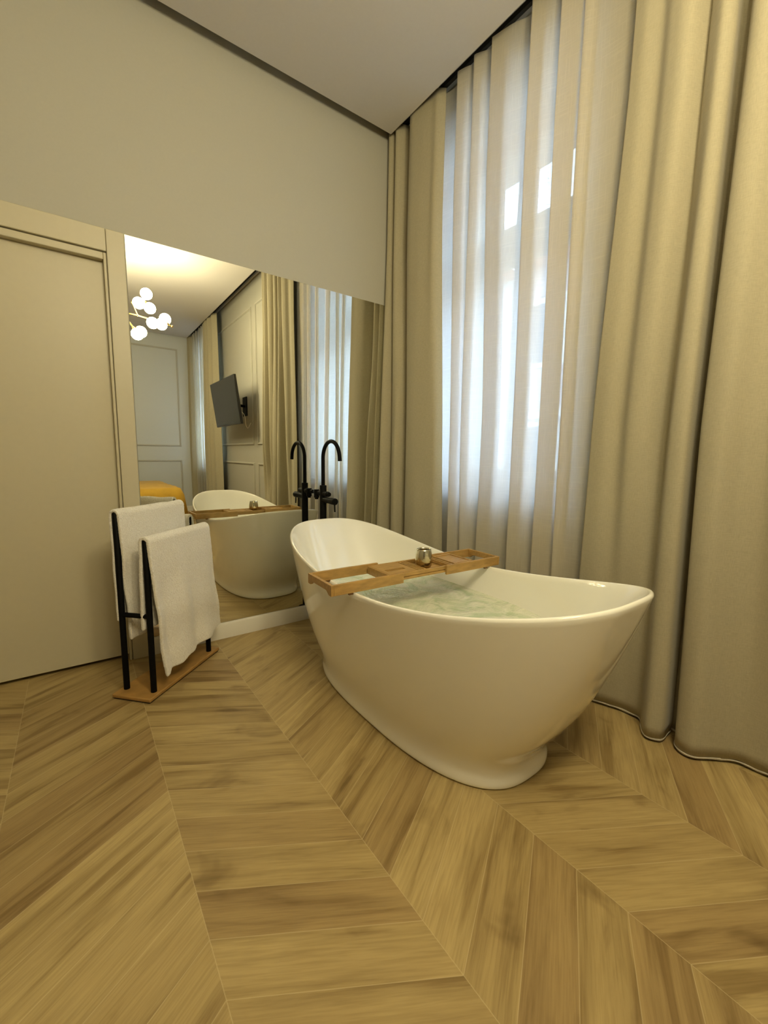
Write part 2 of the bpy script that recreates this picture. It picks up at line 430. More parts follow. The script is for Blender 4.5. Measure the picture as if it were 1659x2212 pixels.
# wall moulding frames, on the pier between the windows and on the far wall
def moulding(n, axis, a0, a1, z0, z1, face, sgn):
    bm = bmesh.new(); wd, th = .028, .016
    for k, (w_, t_) in enumerate(((wd, th*.5), (wd*.55, th))):
        o = (wd-w_)/2
        for (p0, p1, q0, q1) in ((a0+o, a0+o+w_, z0+o, z1-o), (a1-o-w_, a1-o, z0+o, z1-o), (a0+o+w_, a1-o-w_, z0+o, z0+o+w_), (a0+o+w_, a1-o-w_, z1-o-w_, z1-o)):
            f0, f1 = sorted((face, face+sgn*t_))
            if axis == 'y': box(bm, f0, f1, p0, p1, q0, q1)
            else: box(bm, p0, p1, f0, f1, q0, q1)
    struct('trim_%d' % n, bm, M_panel, bevel=.002)
k = 1
for a0, a1 in ((-4.66, -3.10), (-2.96, -2.30), (-2.16, -1.50)):
    moulding(k, 'y', a0, a1, 1.165, 2.87, XW, -1); moulding(k+1, 'y', a0, a1, .22, .935, XW, -1); k += 2
for a0, a1 in ((-1.75, -.49), (-3.15, -1.89), (-4.45, -3.25)):
    moulding(k, 'x', a0, a1, 1.155, 2.815, YF, 1); moulding(k+1, 'x', a0, a1, .22, .92, YF, 1); k += 2

# ------------------------------------------------------------------ outside the windows
def facade(label, x, y0, y1, ztop, m_low, m_up, zsplit):
    b = thing('apartment_building', label, 'building', (x, (y0+y1)/2, -4))
    bm = bmesh.new(); box(bm, x, x+6, y0, y1, zsplit, ztop); obj('wall', bm, m_up, b, smooth=False)
    bm = bmesh.new(); box(bm, x-.03, x+6, y0, y1, -4, zsplit-.16); obj('lower_wall', bm, m_low, b, smooth=False)
    bm = bmesh.new(); box(bm, x-.18, x+6, y0, y1, zsplit-.16, zsplit); obj('cornice', bm, M_trim, b, bevel=.02)
    bm = bmesh.new(); box(bm, x-.3, x+6, y0, y1, ztop, ztop+.25); obj('roof_edge', bm, M_roof, b, bevel=.03)
    y = y0+.4
    while y+1.2 < y1:
        for z in (-2.4, .3, 3.4):
            if z+1.7 > ztop: continue
            bm = bmesh.new(); box(bm, x-.08, x+.02, y, y+1.1, z, z+1.7)
            f = obj('window_surround', bm, M_trim, b, smooth=False)
            bm = bmesh.new(); box(bm, x-.09, x-.06, y+.12, y+.98, z+.12, z+1.58)
            obj('pane', bm, M_tvscreen, f, smooth=False)
        y += 3.1
    return b
facade('pink brick building across the street, beyond the right half of the window', 8, -9, 5.2, 5.9, M_pale, M_pink, 2.25)
facade('pale rendered building across the street, beyond the left half of the window', 7.6, 5.2, 19, 5.7, M_pale, M_pale, 2.0)
bm = bmesh.new(); box(bm, .5, 20, -14, 24, -4.1, -4.0); o = obj('ground', bm, M_street, smooth=False); o['kind'] = 'structure'

# ------------------------------------------------------------------ mirror
bm = bmesh.new(); box(bm, -1.797, XW-.01, -.006, -.001, .094, 2.037)
o = obj('wall_mirror', bm, M_mirror, smooth=False)
tag(o, 'large frameless mirror covering the wall behind the bathtub', 'mirror')

# ------------------------------------------------------------------ curtains
def curtain_mesh(levels, sub=8, nz=60, nscale=.004, seed=0, sharp=False):
    """levels: list of (z, [(y, x), ...]) from top to bottom, same number of points; smooth blend between levels"""
    zs = [l[0] for l in levels]; paths = [catmull([(x, y, 0) for y, x in l[1]], sub) for l in levels]
    n = len(paths[0]); bm = bmesh.new(); rows = []
    for j in range(nz+1):
        z = zs[0]+(zs[-1]-zs[0])*j/nz
        for q in range(len(zs)-1):
            if z >= zs[q+1]-1e-6: break
        t = (z-zs[q])/(zs[q+1]-zs[q]); t = t*t*(3-2*t)*.35+t*.65
        row = []
        for i in range(n):
            p = paths[q][i].lerp(paths[q+1][i], t)
            k = nscale*(.4+.6*(1-(z-zs[-1])/(zs[0]-zs[-1])))
            dx = noise.noise(Vector((i*.09, z*.9, seed)))*k*1.5; dy = noise.noise(Vector((i*.09, z*.7, seed+9)))*k
            zz = z
            if j == nz: zz += noise.noise(Vector((i*.12, 3, seed)))*.006
            row.append(bm.verts.new((p.x+dx, p.y+dy, zz)))
        rows.append(row)
    for A, B in zip(rows, rows[1:]):
        for i in range(n-1): bm.faces.new((A[i], A[i+1], B[i+1], B[i]))
    return bm
def solid(o, t=.0025):
    s = o.modifiers.new('solid', 'SOLIDIFY'); s.thickness = t; s.offset = 0
    return o
ZT, ZB = 3.06, .018
# right-hand heavy drape, (y, x)
right_top = [(-1.50, -.292), (-1.545, -.300), (-1.60, -.294), (-1.645, -.322), (-1.70, -.326), (-1.735, -.265), (-1.75, -.29), (-1.79, -.328), (-1.818, -.30),
             (-1.812, -.235), (-1.838, -.225), (-1.85, -.27), (-1.875, -.325), (-1.92, -.322), (-1.965, -.26), (-2.00, -.23), (-2.04, -.30), (-2.09, -.322), (-2.13, -.25), (-2.16, -.24), (-2.21, -.315), (-2.25, -.25), (-2.29, -.30), (-2.33, -.25)]
right_mid = [(-1.46, -.292), (-1.52, -.302), (-1.575, -.292), (-1.625, -.322), (-1.67, -.318), (-1.715, -.262), (-1.745, -.275), (-1.775, -.345), (-1.822, -.345),
             (-1.826, -.265), (-1.84, -.222), (-1.862, -.25), (-1.862, -.335), (-1.925, -.352), (-1.975, -.305), (-2.02, -.285), (-2.06, -.30), (-2.10, -.32), (-2.15, -.25), (-2.18, -.24), (-2.23, -.335), (-2.28, -.25), (-2.32, -.32), (-2.36, -.25)]
right_bot = [(-1.45, -.295), (-1.52, -.298), (-1.585, -.290), (-1.64, -.270), (-1.70, -.262), (-1.745, -.275), (-1.765, -.32), (-1.80, -.365), (-1.845, -.345),
             (-1.845, -.27), (-1.835, -.232), (-1.868, -.245), (-1.885, -.330), (-1.935, -.362), (-1.985, -.315), (-2.03, -.262), (-2.085, -.246), (-2.14, -.25), (-2.18, -.30), (-2.22, -.33), (-2.26, -.26), (-2.30, -.34), (-2.35, -.28), (-2.39, -.25)]
left_top = [(-.005, -.255), (-.030, -.322), (-.055, -.315), (-.075, -.262), (-.095, -.318), (-.12, -.318), (-.15, -.25), (-.185, -.235), (-.21, -.30), (-.26, -.325), (-.33, -.318), (-.40, -.305), (-.445, -.30), (-.475, -.262)]
left_mid = [(.0-.004, -.28), (-.022, -.350), (-.055, -.350), (-.080, -.265), (-.100, -.305), (-.14, -.335), (-.180, -.335), (-.205, -.245), (-.235, -.285), (-.28, -.328), (-.36, -.332), (-.44, -.315), (-.50, -.30), (-.525, -.25)]
left_bot = [(-.006, -.30), (-.020, -.385), (-.060, -.385), (-.090, -.275), (-.110, -.305), (-.15, -.350), (-.195, -.345), (-.222, -.25), (-.25, -.285), (-.30, -.335), (-.40, -.338), (-.49, -.315), (-.545, -.295), (-.565, -.25)]
def drape(name, label, levels, seed, group=None):
    t = thing(name, label, 'curtain', (levels[0][1][0][1], (levels[-1][1][0][0]+levels[-1][1][-1][0])/2, .018), group)
    bm = curtain_mesh(levels, 10, 70, .006, seed)
    o = obj('drape_panel', bm, M_drape, t, angle=None, recalc=False); solid(o, .003)
    hem = obj('hem', curtain_mesh([(ZB-.001, levels[-1][1]), (ZB-.008, levels[-1][1])], 10, 1, .006, seed), M_drape_hem, t, angle=None, recalc=False); solid(hem, .004)
    return t
drape('heavy_curtain', 'beige floor-length drape in deep folds right of the bathtub', [(ZT, right_top), (2.4, right_top), (1.17, right_mid), (ZB, right_bot)], 1)
drape('heavy_curtain', 'narrow beige drape in the corner beside the mirror', [(ZT, left_top), (2.4, left_top), (1.1, left_mid), (ZB, left_bot)], 4)
# sheer with flat overlapping pleats
def sheer_path(y0, B, y1, xa=-.290, xb=-.238):
    p = [(y0, -.25), (y0-.02, -.262)]
    prev = y0
    for i, (b, ov) in enumerate(B):
        p.append(((p[-1][0]+b-ov*.5)/2, xb+.004))
        p += [(b-ov*.5, xb), (b-ov+.006, xb-.003), (b-ov, xb-.010), (b-ov+.012, xb-.017), (b-ov*.4, (xa+xb)/2+.004), (b-.008, xa+.013), (b, xa+.004), (b-.003, xa), (b-.015, xa+.002), (b-ov-.02, xa+.024)]
        prev = b
    p += [((p[-1][0]+y1)/2, -.250), (y1+.02, -.246), (y1, -.240)]
    return p
SHEER_TOP = (-.586, -.700, -.815, -1.040, -1.188, -1.295)
SHEER_MID = (-.624, -.705, -.858, -1.056, -1.204, -1.310)
SHEER_BOT = (-.636, -.744, -.848, -1.066, -1.209, -1.321)
OV = (.045, .035, .085, .055, .070, .028)
ST = list(zip((SHEER_TOP), OV)); SM = list(zip((SHEER_MID), OV)); SB = list(zip((SHEER_BOT), OV))
def sheer(label, y0, y1, T, Mi, Bo, seed, group):
    bm = curtain_mesh([(ZT-.005, sheer_path(y0, T, y1)), (2.5, sheer_path(y0, T, y1)), (1.25, sheer_path(y0, Mi, y1)), (.02, sheer_path(y0, Bo, y1))], 6, 60, .004, seed)
    o = obj('sheer_curtain', bm, M_sheer, None, angle=None, recalc=False)
    return tag(o, label, 'curtain', group)
sheer('white translucent sheer curtain across the window behind the bathtub', -.37, -1.54, ST, SM, SB, 2, None)
sh = -4.55
sheer('white sheer curtain on the far window, seen only in the mirror', -4.62, -5.78, [(b+sh+.2, o_) for b, o_ in ST], [(b+sh+.2, o_) for b, o_ in SM], [(b+sh+.2, o_) for b, o_ in SB], 6, None)
def fold_list(y0, y1, n, xa, xb, jit, seed):
    rnd = random.Random(seed); out = []
    for i in range(n+1):
        y = y0+(y1-y0)*i/n+(rnd.uniform(-jit, jit) if 0 < i < n else 0)
        out.append((y, (xa if i % 2 else xb)+rnd.uniform(-.012, .012)))
    return out
def free_drape(label, y0, y1, n, seed, yb0=None, yb1=None):
    t = fold_list(y0, y1, n, -.322, -.245, .012, seed); b = fold_list(yb0 or y0, yb1 or y1, n, -.345, -.245, .014, seed)
    drape('heavy_curtain', label, [(ZT, t), (1.2, b), (ZB, b)], seed)
free_drape('beige drape on the near side of the far window, seen in the mirror', -4.26, -4.86, 8, 11, -4.20, -4.92)
free_drape('narrow beige drape in the far corner, seen in the mirror', -5.77, -5.855, 3, 13)
for x in (-.255, -.30):
    bm = bmesh.new(); box(bm, x-.010, x+.010, YF+.01, -.01, 3.075, 3.10)
    o = obj('curtain_track', bm, M_tvframe, smooth=False, bevel=.002)
    tag(o, 'slim dark curtain track in the ceiling gap, '+('nearer the window wall, carrying the sheers' if x > -.28 else 'nearer the room, carrying the beige drapes'), 'curtain track')
bm = bmesh.new()

# ------------------------------------------------------------------ bathtub
TX, TY, A_, B_, N_, ZN, ZF, ZM, K_ = -.899, -1.085, .861, .363, 2.9, .685, .677, .549, 1.75
AB, BB, NB = .590, .279, 2.75
def sup(th, a, b, n):
    c, s = math.cos(th), math.sin(th)
    return math.copysign(abs(c)**(2/n), c)*b, math.copysign(abs(s)**(2/n), s)*a
def rim_z(y):
    s = max(-1, min(1, y/A_)); return ZM+((ZN if s < 0 else ZF)-ZM)*abs(s)**K_
def ring(bm, a, b, n, zfun, seg=144):
    vs = []
    for k in range(seg):
        x, y = sup(2*PI*k/seg+.0001, a, b, n)
        vs.append(bm.verts.new((TX+x, TY+y, zfun(y, a))))
    return vs
def bridge(bm, Rs):
    n = len(Rs[0])
    for A, B in zip(Rs, Rs[1:]):
        for k in range(n): bm.faces.new((A[k], A[(k+1) % n], B[(k+1) % n], B[k]))
tub = thing('bathtub', 'white freestanding slipper bathtub with raised ends, filled with water', 'bathtub', (TX, TY, 0))
bm = bmesh.new(); Rs = []
for z, a, b in ((.003, AB-.006, BB-.006), (.005, AB-.002, BB-.002), (.010, AB, BB), (.018, AB, BB), (.028, AB-.001, BB)):
    Rs.append(ring(bm, a, b, NB, lambda y, a, z=z: z))
def hermite(z, z0, z1, p0, p1, m0, m1):
    h = z1-z0; t = (z-z0)/h
    return (2*t**3-3*t*t+1)*p0+(t**3-2*t*t+t)*h*m0+(-2*t**3+3*t*t)*p1+(t**3-t*t)*h*m1
NT = 48
for i in range(1, NT+1):
    zz = .030+.65*(i/NT)**1.15; tb_ = max(0, (zz-.06)/.62)
    if zz < .18:
        a = hermite(zz, .03, .18, AB-.002, .49+.371*(.12/.62)**.5, -.50, .371*.5/(.12/.62)**.5/.62)
        b = hermite(zz, .03, .18, BB, .249+.114*(.12/.62)**.5, -.04, .114*.5/(.12/.62)**.5/.62)
    else:
        a = .49+(A_-.49)*tb_**.5; b = .249+(B_-.249)*tb_**.5
    n = NB+(N_-NB)*tb_**.5
    Rs.append(ring(bm, a, b, n, lambda y, a, zz=zz: .030+(rim_z(y/a*A_)-.006-.030)*(zz-.03)/.65))
# rounded lip
for da, dz in ((-.0005, -.002), (-.002, .002), (-.005, .0045), (-.009, .0045), (-.0125, .001)):
    Rs.append(ring(bm, A_+da, B_+da, N_, lambda y, a, dz=dz: rim_z(y/a*A_)+dz-.001))
# inside
AI, BI = A_-.0135, B_-.0135; af, bf = .36, .20
for i in range(1, 25):
    t = i/24; w_ = 1-(1-math.cos(t*PI/2))**.75 if t < 1 else 0
    ww = math.cos(t*PI/2)**.62 if t < 1 else 0
    a = af+(AI-af)*(1-t)**.85 if t < 1 else af; b = bf+(BI-bf)*(1-t)**.52 if t < 1 else bf
    Rs.append(ring(bm, a, b, N_+(2.6-N_)*t, lambda y, a, t=t: .12+(rim_z(y/a*A_)-.12)*(1-t)))
for s_ in (.7, .35): Rs.append(ring(bm, af*s_, bf*s_, 2.4, lambda y, a: .118))
bridge(bm, Rs); bm.faces.new(Rs[-1]); bm.faces.new(Rs[0][::-1])
obj('tub_shell', bm, M_tub, tub, angle=None)
ZWAT = .432
bm = bmesh.new()
# water surface cut to the inner wall at ZWAT
pts = []
for k in range(144):
    x, y = sup(2*PI*k/144+.0001, 1, 1, N_)
    lo, hi = 0., 1.
    for _ in range(30):
        t = (lo+hi)/2; a = af+(AI-af)*(1-t)**.85; z = .12+(rim_z(y*A_)-.12)*(1-t)
        if z > ZWAT: lo = t
        else: hi = t
    a = af+(AI-af)*(1-t)**.85; b = bf+(BI-bf)*(1-t)**.52
    x, y = sup(2*PI*k/144+.0001, a, b, N_+(2.6-N_)*t)
    pts.append((x, y))
prev = None
for s_ in [i/16 for i in range(16, 0, -1)]:
    R = []
    for x, y in pts:
        X, Y = TX+x*s_*1.003, TY+y*s_*1.003
        h = 0 if s_ == 1 else noise.noise(Vector((X*11, Y*11, 2)))*.004+noise.noise(Vector((X*30, Y*30, 5)))*.0015
        R.append(bm.verts.new((X, Y, ZWAT+h)))
    if prev: bridge(bm, [prev, R])
    prev = R
bm.faces.new(prev)
water = obj('bath_water', bm, M_water, tub, angle=None)
water['label'] = 'pale green rippled bath water'
# overflow slot on the inner wall and drain
bm = bmesh.new(); lathe(bm, [(.001, .119), (.032, .119), (.034, .122), (.03, .126), (.012, .127), (.001, .127)], 32, Matrix.Translation((TX, TY+.05, 0)))
obj('drain_cap', bm, M_brass, tub)

# ------------------------------------------------------------------ bath caddy on the rim
TC = Vector((-.918, -1.063, .0)); TR = math.radians(-2.0)
TL, TW = .868, .196
ca = thing('bath_caddy', 'extending bamboo bath tray laid across the bathtub', 'bath tray', (TC.x, TC.y, .557))
Mt = Matrix.Translation((TC.x, TC.y, .557)) @ Matrix.Rotation(TR, 4, 'Z')
def tb(bm, a0, a1, w0, w1, z0, z1):      # a along 0..1, w across metres
    box(bm, (a0-.5)*TL, (a1-.5)*TL, w0, w1, z0, z1, Mt)
hw = TW/2
def arch_rail(bm, a, flip):   # end board with the notch that sits over the rim
    x0 = (a-.5)*TL; x1 = x0+.012*flip; pr = []
    for yy, zz in ((-hw, .0), (-hw*.80, 0), (-hw*.62, .012), (-hw*.55, .014), (hw*.55, .014), (hw*.62, .012), (hw*.80, 0), (hw, 0)): pr.append((yy, zz))
    lo0 = [bm.verts.new(Mt @ Vector((x0, yy, zz))) for yy, zz in pr]; lo1 = [bm.verts.new(Mt @ Vector((x1, yy, zz))) for yy, zz in pr]
    up0 = [bm.verts.new(Mt @ Vector((x0, yy, .040))) for yy, zz in pr]; up1 = [bm.verts.new(Mt @ Vector((x1, yy, .040))) for yy, zz in pr]
    n = len(pr)
    for i in range(n-1):
        bm.faces.new((lo0[i], lo0[i+1], up0[i+1], up0[i])); bm.faces.new((lo1[i], up1[i], up1[i+1], lo1[i+1]))
        bm.faces.new((lo0[i], lo1[i], lo1[i+1], lo0[i+1])); bm.faces.new((up0[i], up0[i+1], up1[i+1], up1[i]))
    bm.faces.new((lo0[0], up0[0], up1[0], lo1[0])); bm.faces.new((lo0[-1], lo1[-1], up1[-1], up0[-1]))
# left slider
bm = bmesh.new(); arch_rail(bm, 0, 1)
for sg in (-1, 1): 
    w0, w1 = sorted((sg*hw, sg*(hw-.011))); tb(bm, .014, .365, w0, w1, 0, .040)
obj('extending_arm', bm, M_bamboo, ca, bevel=.0015)
bm = bmesh.new(); arch_rail(bm, 1, -1)
for sg in (-1, 1):
    w0, w1 = sorted((sg*hw, sg*(hw-.011))); tb(bm, .625, .986, w0, w1, 0, .040)
obj('extending_arm', bm, M_bamboo, ca, bevel=.0015)
# centre frame rails with groove
hi = hw-.0125
bm = bmesh.new()
for sg in (-1, 1):
    w0, w1 = sorted((sg*hi, sg*(hi-.011)))
    tb(bm, .305, .83, w0, w1, .008, .018); tb(bm, .305, .83, w0, w1, .021, .035)
    w0, w1 = sorted((sg*(hi-.003), sg*(hi-.011))); tb(bm, .305, .83, w0, w1, .018, .021)
obj('centre_rail', bm, M_bamboo, ca, bevel=.001)
# phone panel with a curved slot: board built from strips round the slot
bm = bmesh.new(); i2 = hi-.011
z0, z1 = .024, .036
a0, a1 = .305, .455; s0, s1 = .325, .43
tb(bm, a0, a1, -i2, -.034, z0, z1); tb(bm, a0, a1, -.012, i2, z0, z1); tb(bm, a0, s0, -.034, -.012, z0, z1); tb(bm, s1, a1, -.034, -.012, z0, z1)
bmesh.ops.remove_doubles(bm, verts=bm.verts, dist=1e-5)
obj('phone_panel', bm, M_bamboo, ca)
bm = bmesh.new(); tb(bm, .297, .305, -i2, i2, .004, .035); obj('cross_bar', bm, M_bamboo, ca)
bm = bmesh.new(); tb(bm, s0, s1, -.036, -.010, .012, .015)
obj('slot_shade', bm, M_dark, ca)  # near-black strip under the phone slot, painting the shade inside it
# slats for a book stand, then the slatted base
bm = bmesh.new()
for k in range(4): tb(bm, .462+k*.017, .472+k*.017, -i2, i2, .022, .033)
obj('book_rest', bm, M_bamboo, ca, bevel=.001)
bm = bmesh.new()
tb(bm, .455, .70, -i2, i2, .006, .012)
for k in range(6):
    w0 = -i2+.004+k*.027; tb(bm, .53, .69, w0, w0+.021, .012, .017)
obj('slatted_base', bm, M_bamboo, ca, bevel=.001)
bm = bmesh.new()
for k in range(2): tb(bm, .665+k*.018, .673+k*.018, -i2, i2, .020, .034)
tb(bm, .70, .825, -i2, i2, .026, .033)
for (p0, p1, q0, q1) in ((.70, .709, -i2, i2), (.816, .825, -i2, i2), (.709, .816, -i2, -i2+.01), (.709, .816, i2-.01, i2)): tb(bm, p0, p1, q0, q1, .033, .037)
obj('soap_panel', bm, M_bamboo, ca, bevel=.001)
# rim hooks
for a in (.085, .895):
    for sg in (-1, 1):
        bm = bmesh.new(); w0, w1 = sorted((sg*hw*.98, sg*(hw-.012))); tb(bm, a, a+.02, w0, w1, -.007, 0)
        obj('rubber_foot', bm, M_bamboo_dark, ca)

# cup
cupz = .557+.0172
bm = bmesh.new()
prof = [(.001, 0), (.022, 0), (.030, .004), (.0355, .016), (.037, .030), (.0365, .045), (.034, .062), (.0315, .076), (.0305, .084), (.0290, .0845), (.0300, .076), (.0325, .062), (.0345, .045), (.035, .030), (.033, .016), (.024, .007), (.001, .006)]
lathe(bm, prof, 48)
cup = obj('glass_tumbler', bm, M_cup, angle=None); cup.location = (-.865, -1.075, cupz)
tag(cup, 'small bronze tinted glass tumbler standing on the bath tray', 'tumbler')

# ------------------------------------------------------------------ free-standing bath tap
FX, FY = -.848, -.132
fa = thing('bath_tap', 'matt black floor-standing bath tap between bathtub and mirror', 'tap', (FX, FY, 0))
bm = bmesh.new(); lathe(bm, [(.001, 0), (.048, 0), (.050, .003), (.050, .030), (.047, .036), (.022, .036), (.001, .036)], 40, Matrix.Translation((FX, FY, 0))); obj('floor_base', bm, M_black, fa)
bm = bmesh.new(); lathe(bm, [(.001, .036), (.0205, .036), (.0205, .865), (.0195, .868), (.001, .868)], 36, Matrix.Translation((FX, FY, 0))); obj('column', bm, M_black, fa)
bm = bmesh.new(); pts = [(FX, FY, .86), (FX, FY, 1.03)]
Rsp = .098
for k in range(1, 27):
    an_ = PI*k/26*.97; pts.append((FX, FY-Rsp+Rsp*math.cos(an_), 1.03+Rsp*math.sin(an_)*1.0))
pts.append((FX, pts[-1][1]-.003, pts[-1][2]-.022))
tube(bm, pts, .0112, 20); obj('spout', bm, M_black, fa)
bm = bmesh.new(); tube(bm, [(FX, FY+.045, .818), (FX, FY-.060, .818), ], .0165, 24); tube(bm, [(FX, FY-.058, .818), (FX, FY-.075, .818)], .013, 24)
obj('diverter', bm, M_black, fa)
bm = bmesh.new(); tube(bm, [(FX, FY, .782), (FX, FY-.100, .782), (FX, FY-.104, .782), (FX, FY-.146, .782)], [.0175, .0175, .0195, .0195], 28); vb = obj('mixer_valve', bm, M_black, fa)
bm = bmesh.new(); tube(bm, [(FX, FY-.139, .775), (FX, FY-.143, .722)], .0046, 12); obj('lever_handle', bm, M_black, vb)
bm = bmesh.new(); tube(bm, [(FX, FY+.04, .820), (FX, -.020, .820), (FX, -.014, .820)], [.0125, .0125, .010], 20)
tube(bm, [(FX-.006, -.058, .788), (FX-.006, -.058, .838)], .0165, 22); tube(bm, [(FX-.006, -.058, .778), (FX-.006, -.058, .788)], .011, 18)
obj('shower_bracket', bm, M_black, fa)

# ------------------------------------------------------------------ towel rack
PA, PB, PR = Vector((-1.928, -.349, 0)), Vector((-1.836, -.443, 0)), Vector((-1.546, -.176, 0))
PQ = PA+(PR-PB)
ex = (PR-PB).normalized(); ey = Vector((-ex.y, ex.x, 0))     # ex along bars, ey away from camera
HA, HB = .800, .690
rk = thing('towel_rack', 'black metal towel stand on a wooden base beside the door', 'towel rack', ((PA+PR)/2))
Rm = Matrix(((ex.x, ey.x, 0, 0), (ex.y, ey.y, 0, 0), (0, 0, 1, 0), (0, 0, 0, 1)))
cen = (PA+PR)/2; Mb = Matrix.Translation(cen) @ Rm
LB, WB = (PR-PB).length/2+.055, (PA-PB).length/2+.028
bm = bmesh.new(); box(bm, -LB, LB, -WB, WB, .006, .023, Mb); obj('base_board', bm, M_board, rk, bevel=.005)
bm = bmesh.new(); box(bm, -LB+.006, LB-.006, -WB+.006, WB-.006, 0.0005, .006, Mb); obj('base_pad', bm, M_dark, rk)
RP = .0122
for P, h in ((PA, HA), (PB, HB), (PR, HB), (PQ, HA)):
    bm = bmesh.new(); tube(bm, [P+Vector((0, 0, .022)), P+Vector((0, 0, h-.004)), P+Vector((0, 0, h))], [RP, RP, RP*.8], 24); obj('post', bm, M_black, rk)
for P, Q, h in ((PA, PQ, HA-.012), (PB, PR, HB-.012)):
    bm = bmesh.new(); tube(bm, [P+Vector((0, 0, h)), Q+Vector((0, 0, h))], RP*.92, 20); obj('towel_bar', bm, M_black, rk)
for P, Q, h in ((PA, PB, .36), (PQ, PR, .36)):
    bm = bmesh.new(); tube(bm, [P+Vector((0, 0, h)), Q+Vector((0, 0, h))], RP*.85, 18); obj('cross_rail', bm, M_black, rk)

def towel(label, P, Q, h, e0, e1, front, back, seed, th=.013, swing=.03, shift=(0, 0), gather=0.):
    """front/back: (bottom z at left end, at right end). front is the camera side (-ey)"""
    bm = bmesh.new(); NU, NV = 60, 46; rb = RP+.007; grid = []
    L0 = (Q-P).length
    for i in range(NU+1):
        s = i/NU; a = -e0+(L0+e0+e1)*s
        zf = front[0]+(front[1]-front[0])*s; zb = back[0]+(back[1]-back[0])*s
        row = []
        for j in range(-NV, NV+1):
            # j<0 back, j>0 front
            if abs(j) <= 8:
                an_ = j/8*PI/2; off = -math.sin(an_)*rb; z = h+math.cos(an_)*rb; dn = 0
            else:
                tt = (abs(j)-8)/(NV-8); zb_ = zf if j > 0 else zb
                z = h-tt*(h-zb_); dn = tt
                sw = swing*(tt**1.3)*(1 if j > 0 else .5)
                off = -(rb+sw) if j > 0 else (rb+sw*.5)
            sgn = 1 if j > 0 else -1
            wv = dn*(math.sin(a*38+seed+dn*1.5)*.010+math.sin(a*71+seed*2-dn*2)*.005)
            wv += noise.noise(Vector((a*9, z*7, seed+sgn*3)))*.012*min(1, dn*3)
            off += -wv if j > 0 else wv*.6
            ax = a+dn*((shift[0]*(1-s)+shift[1]*s) if j > 0 else 0)
            zz = z+noise.noise(Vector((a*14, dn*6, seed)))*.004+ (noise.noise(Vector((a*18, 0, seed+5)))*.010*max(0, dn-.85)/.15 if dn > .85 else 0)
            p = P+ex*ax+ey*off; row.append(bm.verts.new((p.x, p.y, zz)))
        grid.append(row)
    for A, B in zip(grid, grid[1:]):
        for k in range(len(A)-1): bm.faces.new((A[k], A[k+1], B[k+1], B[k]))
    o = obj('bath_towel', bm, M_towel, None, angle=None, recalc=True)
    s = o.modifiers.new('solid', 'SOLIDIFY'); s.thickness = th; s.offset = 0; s.use_rim = True
    b = o.modifiers.new('sub', 'SUBSURF'); b.levels = 1; b.render_levels = 2
    tx = bpy.data.textures.new('terry%d' % seed, 'CLOUDS'); tx.noise_scale = .006
    dm = o.modifiers.new('pile', 'DISPLACE'); dm.texture = tx; dm.strength = .003; dm.mid_level = .5
    return tag(o, label, 'towel')
towel('white terry towel over the taller rear bar of the black stand', PA, PQ, HA-.012, .010, .008, (.235, .30), (.33, .36), 3, .013, .004, (.035, .0))
towel('white terry towel over the lower front bar of the black stand', PB, PR, HB-.012, .012, .012, (.085, .150), (.30, .30), 8, .015, .022, (.032, .055))

# ------------------------------------------------------------------ television on the pier
tv = thing('television', 'flat black television on a wall bracket, seen in the mirror', 'television', (-.42, -3.36, 1.695))
Mv = Matrix.Translation((-.42, -3.36, 1.695)) @ Matrix.Rotation(math.radians(-7.5), 4, 'Y')
tw, thh = .53, .29
bm = bmesh.new(); box(bm, -.012, .020, -tw, tw, -thh, thh, Mv); obj('tv_housing', bm, M_tvframe, tv, bevel=.004)
bm = bmesh.new(); box(bm, .020, .055, -.36, .36, -.24, .12, Mv); obj('rear_cover', bm, M_tvframe, tv, bevel=.01)
bm = bmesh.new(); box(bm, -.0135, -.012, -tw+.008, tw-.008, -thh+.016, thh-.008, Mv); obj('tv_screen', bm, M_tvscreen, tv)
bm = bmesh.new(); box(bm, XW-.012, XW, -3.50, -3.34, 1.55, 1.80); tube(bm, [(XW-.01, -3.42, 1.68), (XW-.12, -3.36, 1.68), (-.37, -3.42, 1.68)], .018, 14)
obj('wall_bracket', bm, M_black, tv)
bm = bmesh.new(); tube(bm, catmull([(-.37, -3.15, 1.62), (-.27, -3.10, 1.55), (-.24, -3.12, 1.42), (-.20, -3.16, 1.38), (XW-.005, -3.20, 1.45)], 8), .004, 10); obj('power_cable', bm, M_trim, tv)

# ------------------------------------------------------------------ bed
bd = thing('bed', 'bed with a mustard yellow bedspread, seen in the mirror', 'bed', (-1.95, -4.05, 0))
bm = bmesh.new(); box(bm, -2.93, -.99, -4.88, -3.26, .04, .34); obj('bed_base', bm, M_bedbase, bd, bevel=.01)
for x in (-2.85, -1.07):
    for y in (-4.8, -3.34):
        bm = bmesh.new(); box(bm, x-.03, x+.03, y-.03, y+.03, 0, .045); obj('leg', bm, M_bedbase, bd)
bm = bmesh.new(); bmesh.ops.create_grid(bm, x_segments=60, y_segments=60, size=1)
for v in bm.verts:
    X, Y = v.co.x, v.co.y; rr = 1-.10
    e = max(abs(X), abs(Y))
    x = -1.96+X*1.0; y = -4.07+Y*.845; z = .60
    kx = max(0, abs(X)-.93)/.07; ky = max(0, abs(Y)-.93)/.07; kk = min(1, max(kx, ky))
    if kk > 0: z = .60-.30*kk**2.2 if kk < 1 else .27
    x += noise.noise(Vector((x*3, y*3, z*4)))*.012; z += noise.noise(Vector((x*4, y*4, 2)))*.012*(1-kk)
    v.co = (x, y, z)
o = obj('bedspread', bm, M_bed, bd, angle=None); s = o.modifiers.new('solid', 'SOLIDIFY'); s.thickness = .02; s.offset = 1
